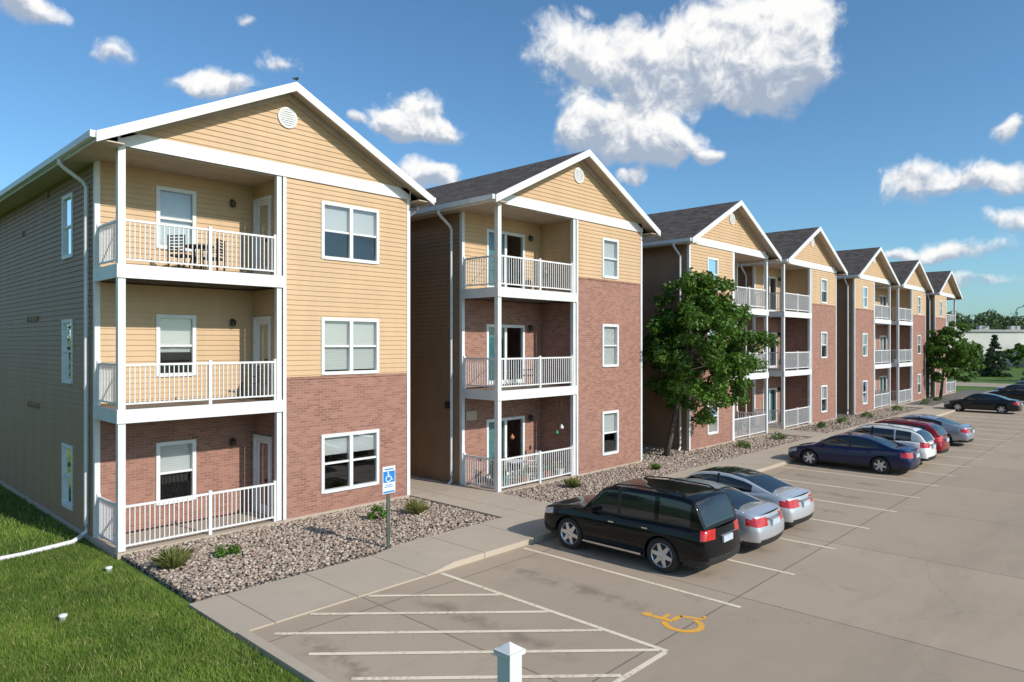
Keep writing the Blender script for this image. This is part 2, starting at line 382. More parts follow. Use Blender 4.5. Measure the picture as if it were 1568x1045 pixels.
    for i,(a,b) in enumerate(zw):
        window(tr,gl,PF,fw[0],fw[1],a,b,dbl=first,rnd=rnd,blind=(.35,.97,.5)[i] if first else None)
    lh=[(3.15,3.95,.45+i*FL,1.9+i*FL) for i in range(3)] if first else []
    lh2=lh+([(11.2,12.0,.45+i*FL,1.9+i*FL) for i in range(3)] if first else [])
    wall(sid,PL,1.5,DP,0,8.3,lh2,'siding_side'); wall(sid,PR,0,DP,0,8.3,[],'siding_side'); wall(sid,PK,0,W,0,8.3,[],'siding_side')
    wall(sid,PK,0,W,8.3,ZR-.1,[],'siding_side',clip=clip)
    for h in lh2: window(tr,gl,PL,*h,rnd=rnd,blind=.6)
    for z in(2.75,5.7): tr.box(.05,W-.05,1.62,DP-.1,z,z+.18,'inner',T)
    for z in(2.75,5.7): tr.box(SP+.1,W-.05,.1,1.615,z,z+.18,'inner',T)
    tr.box(.12,W-.1,4.9,5.0,.05,8.25,'inner',T)
    tr.box(.01,W-.01,.02,DP-.01,8.27,8.30,'soffit',T)
    tr.box(SP,W+.02,-.02,.03,-.03,.10,'slab',PF)
    tr.box(1.5,DP,-.02,.03,-.03,.10,'slab',PL); tr.box(0,DP,-.02,.03,-.03,.10,'slab',PR)
    c=.085
    tr.box(W-c,W+.024,-.0,.026,.1,8.3,'white',PF); tr.box(.0,c,.0,.024,.1,8.3,'white',PR)
    tr.box(SP-.0,SP+c,.0,.026,.1,8.3,'white',PF); tr.box(1.5,1.5+c,.0,.024,.1,8.3,'white',PL); tr.box(-.024,c,0,.024,.1,8.3,'white',PB)
    tr.box(-.02,.12,-.12,.02,.1,8.3,'white',PF)
    tr.box(SP-.15,SP-.03,-.11,.01,.1,8.3,'white',PF)
    tr.box(-.04,SP,-1.48,.05,-.03,.085,'slab',PF)
    for z in(FL,2*FL):
        tr.box(-.05,SP-.0,.022,.05,z-.26,z+.02,'white',PF)
        tr.box(-.05,-.02,-1.5,.02,z-.26,z+.02,'white',PF)
        dk.box(-.02,SP-.01,-1.49,.021,z-.12,z-.0,'deckunder',PF)
        for yy in np.arange(.2,1.5,.3): dk.box(-.015,SP-.02,-yy-.02,-yy+.02,z-.24,z-.12,'deckunder',PF)
    for f in range(3):
        z=f*FL+(.085 if f==0 else .02)
        railing(rl,PF,.12,SP-.15,z,posts=(SP*.52,SP-.17),o=-.05)
        P2=lambda a,o,zq:T(.05-o,a,zq)
        railing(rl,P2,.12,1.5,z,posts=(1.46,))
    for sgn in(0,1):
        q=(lambda u:u) if sgn==0 else (lambda u:W-u)
        y_0,y_1=-.42,DP+.4; th=.09
        c=[(q(-OV),y_0,ZE-th),(q(CTR),y_0,ZR-th),(q(CTR),y_1,ZR-th),(q(-OV),y_1,ZE-th),(q(-OV),y_0,ZE),(q(CTR),y_0,ZR),(q(CTR),y_1,ZR),(q(-OV),y_1,ZE)]
        rf.hexa([T(*p) for p in c],'roof')
        for (ya,yb) in((y_0-.045,y_0-.003),(y_1+.003,y_1+.04)):
            c=[(q(-OV-.03),ya,ZE-.22),(q(CTR),ya,ZR-.20),(q(CTR),yb,ZR-.20),(q(-OV-.03),yb,ZE-.22),(q(-OV-.03),ya,ZE-.01),(q(CTR),ya,ZR+.015),(q(CTR),yb,ZR+.015),(q(-OV-.03),yb,ZE-.01)]
            tr.hexa([T(*p) for p in c],'white')
        tt=th+.012
        tr.face([T(q(-OV),y_0,ZE-tt),T(q(CTR),y_0,ZR-tt),T(q(CTR),.0,ZR-tt),T(q(-OV),.0,ZE-tt)],'soffit')
        c=[(q(0.02),-.045,8.44),(q(CTR),-.045,ZR-.30),(q(CTR),-.018,ZR-.30),(q(0.02),-.018,8.44),(q(0.02),-.045,8.60),(q(CTR),-.045,ZR-.12),(q(CTR),-.018,ZR-.12),(q(0.02),-.018,8.60)]
        tr.hexa([T(*p) for p in c],'soffit')
        xa,xb=sorted((q(-OV+.01),q(-.02)));
        tr.box(xa,xb,y_0+.01,y_1-.01,8.235,8.262,'soffit',T)
        xa,xb=sorted((q(-OV-.0),q(-OV-.025))); tr.box(xa,xb,y_0,y_1,8.22,ZE-.06,'white',T)
        xa,xb=sorted((q(-OV-.03),q(-OV-.13))); 
        tr.box(xa,xb,y_0+.02,y_1,8.27,8.285,'white',T); 
        xc=q(-OV-.13); xa2,xb2=sorted((xc,q(-OV-.115))); tr.box(xa2,xb2,y_0+.02,y_1,8.285,8.40,'white',T)
        tr.box(xa,xb,y_0+.005,y_0+.02,8.27,8.40,'white',T)
        yd=1.9 if sgn==0 else .35
        pth=[T(q(-OV-.08),yd,8.30),T(q(-OV-.08),yd,8.17),T(q(-OV+.02),yd,8.08),T(q(-.15),yd,7.86),T(q(-.07),yd,7.75),T(q(-.07),yd,7.5),T(q(-.07),yd,.35),T(q(-.07),yd,.18),T(q(-.25),yd-.03,.06)]
        tr.tube(pth,.045,'white',8)
    vx,vz=CTR,9.72
    tr.lathe([(0,.25),(.045,.25),(.045,.20),(.03,.20),(.03,.0)],T(vx,-.0,vz),(0,-1,0),'white',28)
    for i in range(-3,4):
        hw_=math.sqrt(.19**2-(i*.052)**2); tr.box(vx-hw_,vx+hw_,.03,.05,vz+i*.052-.016,vz+i*.052+.010,'white',PF)
    if first:
        for (yy,zz_) in((6.3,4.9),(6.6,4.9),(6.9,4.9),(7.2,4.9),(6.2,2.6),(6.5,2.6),(6.8,2.6),(7.1,2.6),(5.2,8.0),(7.8,7.3)):
            dk.box(yy,yy+.14,.014,.06,zz_,zz_+.14,'siding_side',PL); dk.box(yy+.02,yy+.12,.06,.065,zz_+.02,zz_+.06,'dark',PL)
    else:
        dk.box(2.0,2.18,.016,.10,2.35,2.55,'dark',PL)
    sid.obj('siding_walls',E); bri.obj('brick_walls',E); tr.obj('trim',E); gl.obj('window_panes',E); rf.obj('shingle_roof',E); rl.obj('balcony_railings',E); dk.obj('fixtures_and_decks',E)
    return E
building(4.72,15.4,False,first=True,seed=1)
for i,(cx,mir) in enumerate(((17.7,False),(28.45,True),(37.7,False),(48.2,True),(57.5,False),(67.8,True))):
    building(cx-W/2,13.85,mir,seed=10+i)
# ------------------------------------------------------------------ ground
def sheet(name,x0,x1,y0,y1,z,k,nx=1,ny=1):
    mb=MB()
    mb.face([(x0,y0,z),(x1,y0,z),(x1,y1,z),(x0,y1,z)],k); return mb.obj(name)
sheet('ground',-900,1200,-900,1200,-.03,'grass')
sheet('parking_lot',4.8,76,-16,10.0,0,'lot')
mb=MB()
mb.box(4.64,4.80,-16,10.0,-.03,.055,'walk'); 
mb.box(4.64,76.2,-16.15,-16,-.03,.1,'walk')
mb.obj('kerb')
mb=MB()
mb.box(4.64,8.35,10.0,11.73,-.03,.025,'walk')
c=[(8.35,10.0,-.03),(8.9,10.0,-.03),(8.9,11.73,-.03),(8.35,11.73,-.03),(8.35,10.0,.025),(8.9,10.0,.11),(8.9,11.73,.11),(8.35,11.73,.025)]
mb.hexa(c,'walk')
mb.box(8.9,76,10.16,11.73,-.03,.108,'walk'); mb.box(8.9,76,10.0,10.152,-.03,.114,'walk')
for a,b in((12.08,14.0),(32.15,34.0),(51.9,53.8)):
    mb.box(a,b,11.735,26,-.03,.100,'walk')
mb.obj('sidewalk')
beds=[(4.75,12.07,11.74,15.33,.05,10500),(14.01,24.0,11.74,13.80,.05,7500),(21.45,24.7,13.8,17,.05,1200),(24.0,32.14,11.74,13.8,.05,3500),(34.01,51.89,11.74,13.80,.05,4200)]
gb=MB()
for x0,x1,y0,y1,z,n in beds: gb.box(x0,x1,y0,y1,-.03,z-.01,'gravel')
gb.box(53.81,76,11.74,13.8,-.03,.04,'gravel'); gb.box(41.4,44.5,13.8,20,-.03,.038,'gravel')
gb.obj('gravel_bed')
bm=bmesh.new(); bmesh.ops.create_icosphere(bm,subdivisions=1,radius=1); iv=np.array([v.co[:] for v in bm.verts]); bm.faces.ensure_lookup_table(); ifc=np.array([[v.index for v in f.verts] for f in bm.faces]); bm.free()
Vs=[];Fs=[];base=0
for x0,x1,y0,y1,z,n in beds:
    px=rng.uniform(x0+.03,x1-.03,n); py=rng.uniform(y0+.03,y1-.03,n); s=rng.uniform(.016,.042,n)*(1+(px>20)*.35)
    sc=np.stack([s*rng.uniform(.8,1.4,n),s*rng.uniform(.8,1.3,n),s*rng.uniform(.5,.8,n)],1)
    an=rng.uniform(0,6.28,n); jit=rng.uniform(.8,1.2,(n,12,1))
    v=iv[None]*jit*sc[:,None]; ca,sa=np.cos(an)[:,None],np.sin(an)[:,None]
    vx=v[:,:,0]*ca-v[:,:,1]*sa; vy=v[:,:,0]*sa+v[:,:,1]*ca
    vv=np.stack([vx+px[:,None],vy+py[:,None],v[:,:,2]+z+rng.uniform(-.005,.022,n)[:,None]],2)
    Vs.append(vv.reshape(-1,3)); Fs.append((ifc[None]+(np.arange(n)*12)[:,None,None]).reshape(-1,3)+base); base+=n*12
npmesh('river_rocks',np.concatenate(Vs),np.concatenate(Fs),[M['rock']],smooth=False)
def blades(n,x0,x1,y0,y1,h,w,z=-.03,excl=None):
    x=rng.uniform(x0,x1,n); y=rng.uniform(y0,y1,n)
    if excl is not None: k=~excl(x,y); x=x[k]; y=y[k]; n=len(x)
    dn=.65+.35*np.sin(x*1.7+np.sin(y*1.3)*2)*np.cos(y*1.1+x*.7); hh=rng.uniform(.5,1.15,n)*h*(.7+.5*dn); a=rng.uniform(0,6.28,n); ww=rng.uniform(.6,1.2,n)*w
    lean=rng.normal(0,.45,(n,2))*hh[:,None]
    b0=np.stack([x-np.cos(a)*ww/2,y-np.sin(a)*ww/2,np.full(n,z)],1); b1=np.stack([x+np.cos(a)*ww/2,y+np.sin(a)*ww/2,np.full(n,z)],1)
    t=np.stack([x+lean[:,0],y+lean[:,1],z+hh],1)
    return np.stack([b0,b1,t],1).reshape(-1,3)
bl=[blades(170000,-1.0,4.66,5.5,17,.085,.012,excl=lambda x,y:(x>4.60)),blades(60000,-4,4.68,17,34,.10,.022),blades(40000,-6,4.6,-6,6,.09,.015)]
bl=np.concatenate(bl); npmesh('grass',bl,np.arange(len(bl)).reshape(-1,3),[M['blade']])
# ------------------------------------------------------------------ markings
mk=MB(); zp=.004
def strip(mb,a,b,w,k,z=zp):
    a=Vector((*a,0)); b=Vector((*b,0)); t=(b-a).normalized(); nrm=Vector((-t.y,t.x,0))*w/2
    mb.face([(a-nrm).to_2d().to_tuple()+(z,),(b-nrm).to_2d().to_tuple()+(z,),(b+nrm).to_2d().to_tuple()+(z,),(a+nrm).to_2d().to_tuple()+(z,)],k)
strip(mk,(8.55,5.12),(8.55,9.93),.085,'pwhite'); strip(mk,(5.3,5.12),(8.505,5.12),.085,'pwhite')
for c in(16.85,15.75,14.7,13.72,12.68,11.65,10.6):
    y1=min(9.93,c-5.05); x1=c-y1; x2=min(8.50,c-5.17); y2=c-x2
    if x2>x1: strip(mk,(x1,y1),(x2,y2),.085,'pwhite',zp+.004)
xs=[10.8+2.22*i for i in range(24)]
for x in xs: strip(mk,(x,5.1),(x,9.9),.085,'pwhite')
mk.obj('parking_line')
def symbol(mb,fn,k,wd=.085):
    def rib(pts):
        for a,b in zip(pts[:-1],pts[1:]):
            a=Vector(a); b=Vector(b); t=(b-a).normalized(); n=Vector((-t.y,t.x))*wd/2; a=a-t*wd*.3; b=b+t*wd*.3
            mb.face([fn(*(a-n)),fn(*(b-n)),fn(*(b+n)),fn(*(a+n))],k)
    mb.face([fn(.38+.085*math.cos(i*.5236),.93+.085*math.sin(i*.5236)) for i in range(12)],k)
    n=14
    for i in range(n):
        a0=math.radians(115+i*235/n); a1=math.radians(115+(i+1)*235/n); r0,r1=.28-wd/2,.28+wd/2
        mb.face([fn(.42+r0*math.cos(a0),.32+r0*math.sin(a0)),fn(.42+r1*math.cos(a0),.32+r1*math.sin(a0)),fn(.42+r1*math.cos(a1),.32+r1*math.sin(a1)),fn(.42+r0*math.cos(a1),.32+r0*math.sin(a1))],k)
    rib([(.38,.80),(.40,.52)]); 
    mb.face([fn(.44,.47),fn(.70,.47),fn(.70,.55),fn(.44,.55)],k); mb.face([fn(.44,.64),fn(.62,.64),fn(.62,.71),fn(.44,.71)],k)
    mb.face([fn(.70,.55),fn(.70-.06,.47),fn(.78,.17),fn(.86,.19)],k); mb.face([fn(.86,.19),fn(.80,.14),fn(.96,.20),fn(.95,.27)],k)
sm=MB(); symbol(sm,lambda a,b:(9.15+.95*a,5.12+1.0*b,zp),'pyel',.10); sm.obj('wheelchair_symbol_marking')
# ------------------------------------------------------------------ sign
M['blue']=mat('sign_blue',(.02,.20,.55),None,5,.4); M['signw']=mat('sign_white',(.72,.74,.76),None,5,.4); M['steel']=mat('galvanised_post',(.12,.15,.12),(.08,.1,.08),8,.5,.3)
E=empty('disabled_parking_sign',(8.72,11.82,0)); mb=MB()
mb.box(-.022,.022,-.012,.012,-.03,1.70,'steel'); mb.box(-.035,-.022,-.02,.012,-.03,1.7,'steel'); mb.box(.022,.035,-.02,.012,-.03,1.7,'steel'); mb.obj('post',E)
mb=MB(); mb.box(-.16,.16,-.032,-.022,1.20,1.76,'signw'); mb.box(-.145,.145,-.036,-.033,1.43,1.66,'blue')
mb.box(-.145,.145,-.036,-.033,1.215,1.25,'blue'); symbol(mb,lambda a,b:(-.11+.22*a,-.039,1.44+.21*b),'signw',.09)
mb.box(-.12,.12,-.036,-.033,1.33,1.345,'blue'); mb.box(-.09,.09,-.036,-.033,1.37,1.385,'blue'); mb.box(-.11,.11,-.036,-.033,1.69,1.715,'blue'); mb.obj('plate',E)
E=empty('white_post',(3.77,3.60,0)); mb=MB()
mb.box(-.065,.065,-.065,.065,-.03,1.98,'white'); mb.box(-.085,.085,-.085,.085,1.98,2.015,'white')
b=.075; mb.face([(-b,-b,2.015),(b,-b,2.015),(0,0,2.07)],'white'); mb.face([(b,-b,2.015),(b,b,2.015),(0,0,2.07)],'white'); mb.face([(b,b,2.015),(-b,b,2.015),(0,0,2.07)],'white'); mb.face([(-b,b,2.015),(-b,-b,2.015),(0,0,2.07)],'white')
mb.obj('post_and_cap',E)
mb=MB(); mb.tube([(4.55,17.27,.1),(4.35,17.2,.03),(3.4,16.95,.02),(2.4,16.9,.02),(.4,17.0,.02)],.05,'white',10); mb.obj('drain_pipe',smooth=True)
for x,y in((3.05,12.55),(2.45,20.3),(4.3,14.6)):
    mb=MB(); mb.lathe([(0,.05),(.07,.05),(.08,.065),(.11,.06),(.12,.03),(.12,0)],(x,y,-.03),(0,0,1),'white',14); mb.obj('cleanout_cap',smooth=True)
# ------------------------------------------------------------------ vegetation
def leafquads(c,n,spread,size,flat=1.0):
    k=len(c); p=np.repeat(c,n,0); N=len(p)
    dirs=rng.normal(0,1,(N,3)); dirs/=np.linalg.norm(dirs,axis=1)[:,None]
    rad=spread*rng.uniform(.2,1,N)**.5
    p=p+dirs*rad[:,None]*np.array([1,1,flat])
    nrm=dirs*.7+rng.normal(0,.7,(N,3))+np.array([0,0,.35]); nrm/=np.linalg.norm(nrm,axis=1)[:,None]
    t=np.cross(nrm,rng.normal(0,1,(N,3))); t/=np.linalg.norm(t,axis=1)[:,None]; b=np.cross(nrm,t)
    s=size*rng.uniform(.6,1.3,N)[:,None]
    q=np.stack([p-t*s*.5,p+b*s*.33,p+t*s*.6-nrm*s*.1,p-b*s*.33],1)
    return q
def tree(name,base,cc,rad,hgt,seedn,nclump=230,nleaf=95,size=.13,clip=None,trunk=.10,spr=.17):
    E=empty(name,base); lr=np.random.default_rng(seedn); mb=MB()
    cc=np.array(cc,float)-np.array(base,float)
    tp=[Vector((0,0,-.05)),Vector((cc[0]*.15,cc[1]*.15,.8)),Vector((cc[0]*.4,cc[1]*.4,cc[2]-hgt*.30)),Vector((cc[0]*.8,cc[1]*.8,cc[2])),Vector((cc[0],cc[1],cc[2]+hgt*.42))]
    mb.tube(tp,[trunk*1.3,trunk,trunk*.8,trunk*.5,trunk*.12],'bark',9)
    cl=[]
    while len(cl)<nclump:
        v=lr.normal(0,1,3); v/=np.linalg.norm(v); rr=lr.uniform(.15,1)**.45
        th=math.atan2(v[1],v[0]); lob=1+.19*math.sin(3*th+seedn)+.17*math.sin(5*th+2*v[2]*3)
        w=1-.38*max(0,v[2])*rr
        pnt=np.array([v[0]*rad*rr*lob*w,v[1]*rad*rr*lob*w,v[2]*hgt*.5*rr*(1+.12*math.sin(7*th))])+cc
        cl.append(pnt)
    cl=np.array(cl)
    for i in range(0,nclump,7):
        a=tp[2].lerp(tp[4],lr.uniform(0,.7)); e=Vector(cl[i]); m=a.lerp(e,.5)+Vector((0,0,-.15)); mb.tube([a,m,e],[trunk*.35,trunk*.2,trunk*.06],'bark',5,False)
    mb.obj('trunk_and_limbs',E,smooth=True)
    q=leafquads(cl,nleaf,rad*spr,size,.8)
    if clip is not None:
        k=clip(q.mean(1)+np.array(base)); q=q[k]
    q=q.reshape(-1,3); npmesh('foliage',q,np.arange(len(q)).reshape(-1,4),[M['leaf']],E)
def clipA(p): return ~((p[:,1]>13.72)&((p[:,0]>24.6)|(p[:,0]<21.55)))
tree('shade_tree',(23.1,13.9,.04),(24.05,12.9,4.25),2.25,5.7,3,nclump=250,nleaf=95,size=.155,clip=clipA,spr=.155)
def clipB(p): return ~((p[:,1]>13.72)&((p[:,0]>63.9)|(p[:,0]<61.3)))
tree('shade_tree',(62.4,13.1,.04),(62.4,12.5,3.7),2.0,4.6,5,nclump=140,nleaf=80,size=.2,clip=clipB)
def spruce(base,h,rad,sd):
    E=empty('spruce_tree',base); mb=MB(); mb.tube([(0,0,-.1),(0,0,h*.6),(0,0,h)],[.12,.07,.01],'bark',7); mb.obj('trunk',E)
    cl=[]; lr=np.random.default_rng(sd)
    for lv in np.linspace(.06,.98,16):
        R=rad*(1-lv)**.85; n=max(4,int(15*(1-lv)))
        for i in range(n):
            a=lr.uniform(0,6.28)
            for f in(.35,.65,.92): cl.append((math.cos(a)*R*f,math.sin(a)*R*f,h*lv-R*f*.25+lr.uniform(-.1,.1)))
    q=leafquads(np.array(cl),22,.28,.22,.6).reshape(-1,3); npmesh('needles',q,np.arange(len(q)).reshape(-1,4),[M['needle']],E)
def GP(u,v,D=None):
    k=(u-CX)/F; D=D or H*F/(v-HY); p=d*D+r*(k*D); return p.x,p.y
x,y=GP(1523,0,92); spruce((x,y,0),5.4,2.1,1)
x,y=GP(1595,0,80); spruce((x,y,0),6,2.2,2)
x,y=GP(1498,0,112); spruce((x,y,0),4.2,1.7,4)
for u,D_,rd,hg in((1486,118,2.0,4.2),(1558,125,2.3,4.4)):
    x,y=GP(u,0,D_); tree('small_tree',(x,y,0),(x,y,hg*.55),rd,hg*.8,int(u),nclump=60,nleaf=50,size=.4)
cl=[]
for i in range(120):
    u=random.uniform(1380,2300); D_=random.uniform(210,330); x,y=GP(u,0,D_); hh=random.uniform(9,14.5)*D_/230; R=random.uniform(3.5,7)
    for j in range(26):
        v=rng.normal(0,1,3); v/=np.linalg.norm(v); cl.append((x+v[0]*R,y+v[1]*R,hh*.55+v[2]*hh*.42))
for i in range(70):
    x=random.uniform(-160,120); y=random.uniform(90,170); hh=random.uniform(7,12); R=random.uniform(3.5,6)
    for j in range(14):
        v=rng.normal(0,1,3); v/=np.linalg.norm(v); cl.append((x+v[0]*R,y+v[1]*R,hh*.55+v[2]*hh*.45))
q=leafquads(np.array(cl),26,1.9,1.1,.9).reshape(-1,3); npmesh('distant_trees',q,np.arange(len(q)).reshape(-1,4),[M['farleaf']])
def shrub(name,x,y,h,rad,k,n=260,w=.018):
    a=rng.uniform(0,6.28,n); rr=rng.uniform(0,1,n)**.6; bx=np.cos(a)*rr*rad*.3; by=np.sin(a)*rr*rad*.3; tx=np.cos(a)*rad*rr*1.1+rng.normal(0,.04,n); ty=np.sin(a)*rad*rr*1.1+rng.normal(0,.04,n)
    tz=h*(1-.45*rr**2)*rng.uniform(.7,1.1,n); pa=rng.uniform(0,6.28,n); wx=np.cos(pa)*w/2; wy=np.sin(pa)*w/2
    mx=(bx*.6+tx*.4);my=(by*.6+ty*.4); mz=tz*.65; z=np.zeros(n)
    V=np.stack([np.stack([bx-wx,by-wy,z],1),np.stack([bx+wx,by+wy,z],1),np.stack([mx+wx,my+wy,mz],1),np.stack([tx,ty,tz],1),np.stack([mx-wx,my-wy,mz],1)],1).reshape(-1,3)
    o=npmesh(name,V,np.arange(len(V)).reshape(-1,5),[M[k]]); o.location=(x,y,.05)
def bush(x,y,R,hh,k='leaf'):
    cl=[]
    for j in range(16):
        v=rng.normal(0,1,3); v/=np.linalg.norm(v); cl.append((v[0]*R*.7,v[1]*R*.7,abs(v[2])*hh*.7+.03))
    q=leafquads(np.array(cl),45,R*.38,.05,.8).reshape(-1,3); o=npmesh('green_shrub',q,np.arange(len(q)).reshape(-1,4),[M[k]]); o.location=(x,y,.05)
shrub('ornamental_grass',5.15,13.75,.42,.42,'dryleaf',420); bush(6.2,13.75,.24,.3); shrub('ornamental_grass',10.95,13.7,.42,.34,'dryleaf',300)
bush(9.9,13.85,.24,.42); shrub('ornamental_grass',16.15,12.85,.34,.36,'dryleaf',300)
for x in(27.0,30.6,36,39,43,49,56,60): bush(x,12.7,.35,.4)
shrub('ornamental_grass',20.3,12.6,.28,.25,'leaf',120)
# ------------------------------------------------------------------ distant buildings
M['beige']=mat('beige_metal_wall',(.62,.60,.54),(.56,.54,.48),.3,.7); M['flatroof']=mat('flat_roof',(.40,.39,.37),None,1,.8); M['dglass']=mat('dark_glass',(.02,.03,.04),None,2,.1)
E=empty('warehouse_building',(153,29,0),math.radians(45)); mb=MB()
mb.box(0,40,-90,3,0,6.6,'beige'); mb.box(-.3,40.3,-90.3,3.3,6.6,7.0,'flatroof')
for i in range(16): mb.box(-.05,-.01,-86+i*5.5,-83+i*5.5,1,3,'dglass')
for i in range(5): mb.box(8+i*2,9+i*2,-5-i*8,-3-i*8,7.0,8.0,'flatroof')
mb.box(-5.2,-.06,-20,-12,0,4.2,'beige'); mb.box(-5.3,-5.21,-18,-14,0,2.6,'dglass'); mb.obj('warehouse',E)
E=empty('warehouse_building',(100,-60,0)); mb=MB(); mb.box(0,30,-30,20,0,5,'beige'); mb.box(-.3,30.3,-30.3,20.3,5,5.4,'flatroof')
for i in range(8): mb.box(-.05,-.01,-26+i*5.5,-23+i*5.5,1,3,'dglass')
mb.obj('warehouse',E)
sheet('road',84,92,-400,400,-.02,'lot')
x,y=GP(1556,0,140); E=empty('street_lamp',(x,y,0)); mb=MB(); mb.tube([(0,0,0),(0,0,11),(-.3,-.3,11.5),(-1.5,-1.5,11.8)],[.16,.09,.08,.06],'steel',8); mb.box(-2.3,-1.3,-1.9,-1.4,11.7,11.95,'steel'); mb.obj('pole_and_head',E)
# ------------------------------------------------------------------ cars
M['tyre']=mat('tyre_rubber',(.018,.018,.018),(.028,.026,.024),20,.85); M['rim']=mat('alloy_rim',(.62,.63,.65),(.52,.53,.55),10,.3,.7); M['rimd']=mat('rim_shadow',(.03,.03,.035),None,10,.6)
M['cglass']=mat('car_glass',(.012,.015,.018),(.02,.024,.028),1.5,.03,0,0,.0,spec=.8)
M['plast']=mat('black_plastic',(.016,.016,.017),None,20,.55); M['chrome']=mat('chrome',(.65,.66,.68),None,10,.12,1)
M['red']=mat('tail_lamp',(.55,.010,.008),(.40,.006,.005),15,.12,0,0,1); M['lamp']=mat('head_lamp',(.55,.57,.6),(.35,.37,.4),20,.1,0,0,1); M['plate']=mat('licence_plate',(.55,.6,.65),(.4,.45,.55),30,.4); M['seam']=mat('door_gap',(.006,.006,.006),None,5,.8)
def cpaint(name,c,metal=.35,rough=.32,dirtf=.25,spec=.3,coat=1):
    m,t,b=newmat(name); b.inputs['Metallic'].default_value=metal; b.inputs['Roughness'].default_value=rough; b.inputs['Coat Weight'].default_value=coat; b.inputs['Coat Roughness'].default_value=.03; b.inputs['Specular IOR Level'].default_value=spec
    p=pos(t); n=t.noise(p,3,4,.7); z=t.xyz(p)[2]
    dirt=t.math('MULTIPLY',t.ss(z,.45,.12),t.ss(n,.35,.6,.1,dirtf)); cc=t.mix(dirt,c,(.16,.13,.10))
    t.l.new(cc,b.inputs['Base Color']); return m
def itp(keys,y,sm=.0):
    ks=sorted(keys); a=np.array([k[0] for k in ks]); b=np.array([k[1] for k in ks])
    if sm:
        q=np.linspace(-sm,sm,9); return float(np.mean(np.interp(y+q,a,b)))
    return float(np.interp(y,a,b))
SPEC={
'suv':dict(L=4.75,W=1.95,yf=1.42,yr=-1.28,wr=.40,sill=.36,belt=[(-2.4,1.12),(-1.5,1.12),(0,1.09),(1.0,1.09),(1.5,1.08),(2.1,1.02),(2.38,.93)],
  roof=[(-2.30,1.08),(-2.14,1.50),(-2.02,1.72),(-1.8,1.78),(-1.3,1.81),(-.4,1.81),(.25,1.77),(.42,1.72),(1.05,1.08)],wsF=(.40,1.04),wsR=(-2.28,-2.03),pil=[(-2.32,-1.97),(-1.17,-1.05),(-.12,-.02),(.76,1.2)],seam=[-1.0,-.05,.98],hr=.82,tl=(.88,1.13),tcol=.66,tside=.15,tuck=.05,rails=True,bump=.62),
'sedan':dict(L=4.85,W=1.84,yf=1.45,yr=-1.35,wr=.34,sill=.26,belt=[(-2.42,.97),(-2.2,1.03),(-1.7,1.03),(-.5,.96),(.9,.93),(1.4,.88),(2.1,.76),(2.42,.62)],
  roof=[(-2.0,1.01),(-1.7,1.08),(-1.0,1.34),(-.5,1.43),(.0,1.45),(.4,1.40),(.65,1.32),(1.35,.88)],wsF=(.55,1.35),wsR=(-1.85,-.95),pil=[(-2.1,-1.25),(-.22,-.14),(1.0,1.5)],seam=[-1.05,-.17,.88],hr=.74,tl=(.74,.92),tcol=.50,tside=.32,tuck=.12,rails=False,bump=.60),
'cross':dict(L=4.5,W=1.86,yf=1.32,yr=-1.30,wr=.36,sill=.32,belt=[(-2.25,1.05),(-1.5,1.08),(0,1.02),(1.0,1.0),(1.5,.96),(2.0,.86),(2.25,.72)],
  roof=[(-2.18,1.04),(-1.95,1.38),(-1.6,1.55),(-1.0,1.62),(-.2,1.65),(.3,1.60),(.55,1.52),(1.25,.98)],wsF=(.45,1.25),wsR=(-2.16,-1.72),pil=[(-2.2,-1.62),(-1.02,-.95),(-.12,-.03),(.9,1.4)],seam=[-1.0,-.08,.92],hr=.76,tl=(.86,1.03),tcol=.52,tside=.25,tuck=.10,rails=True,bump=.58),
}
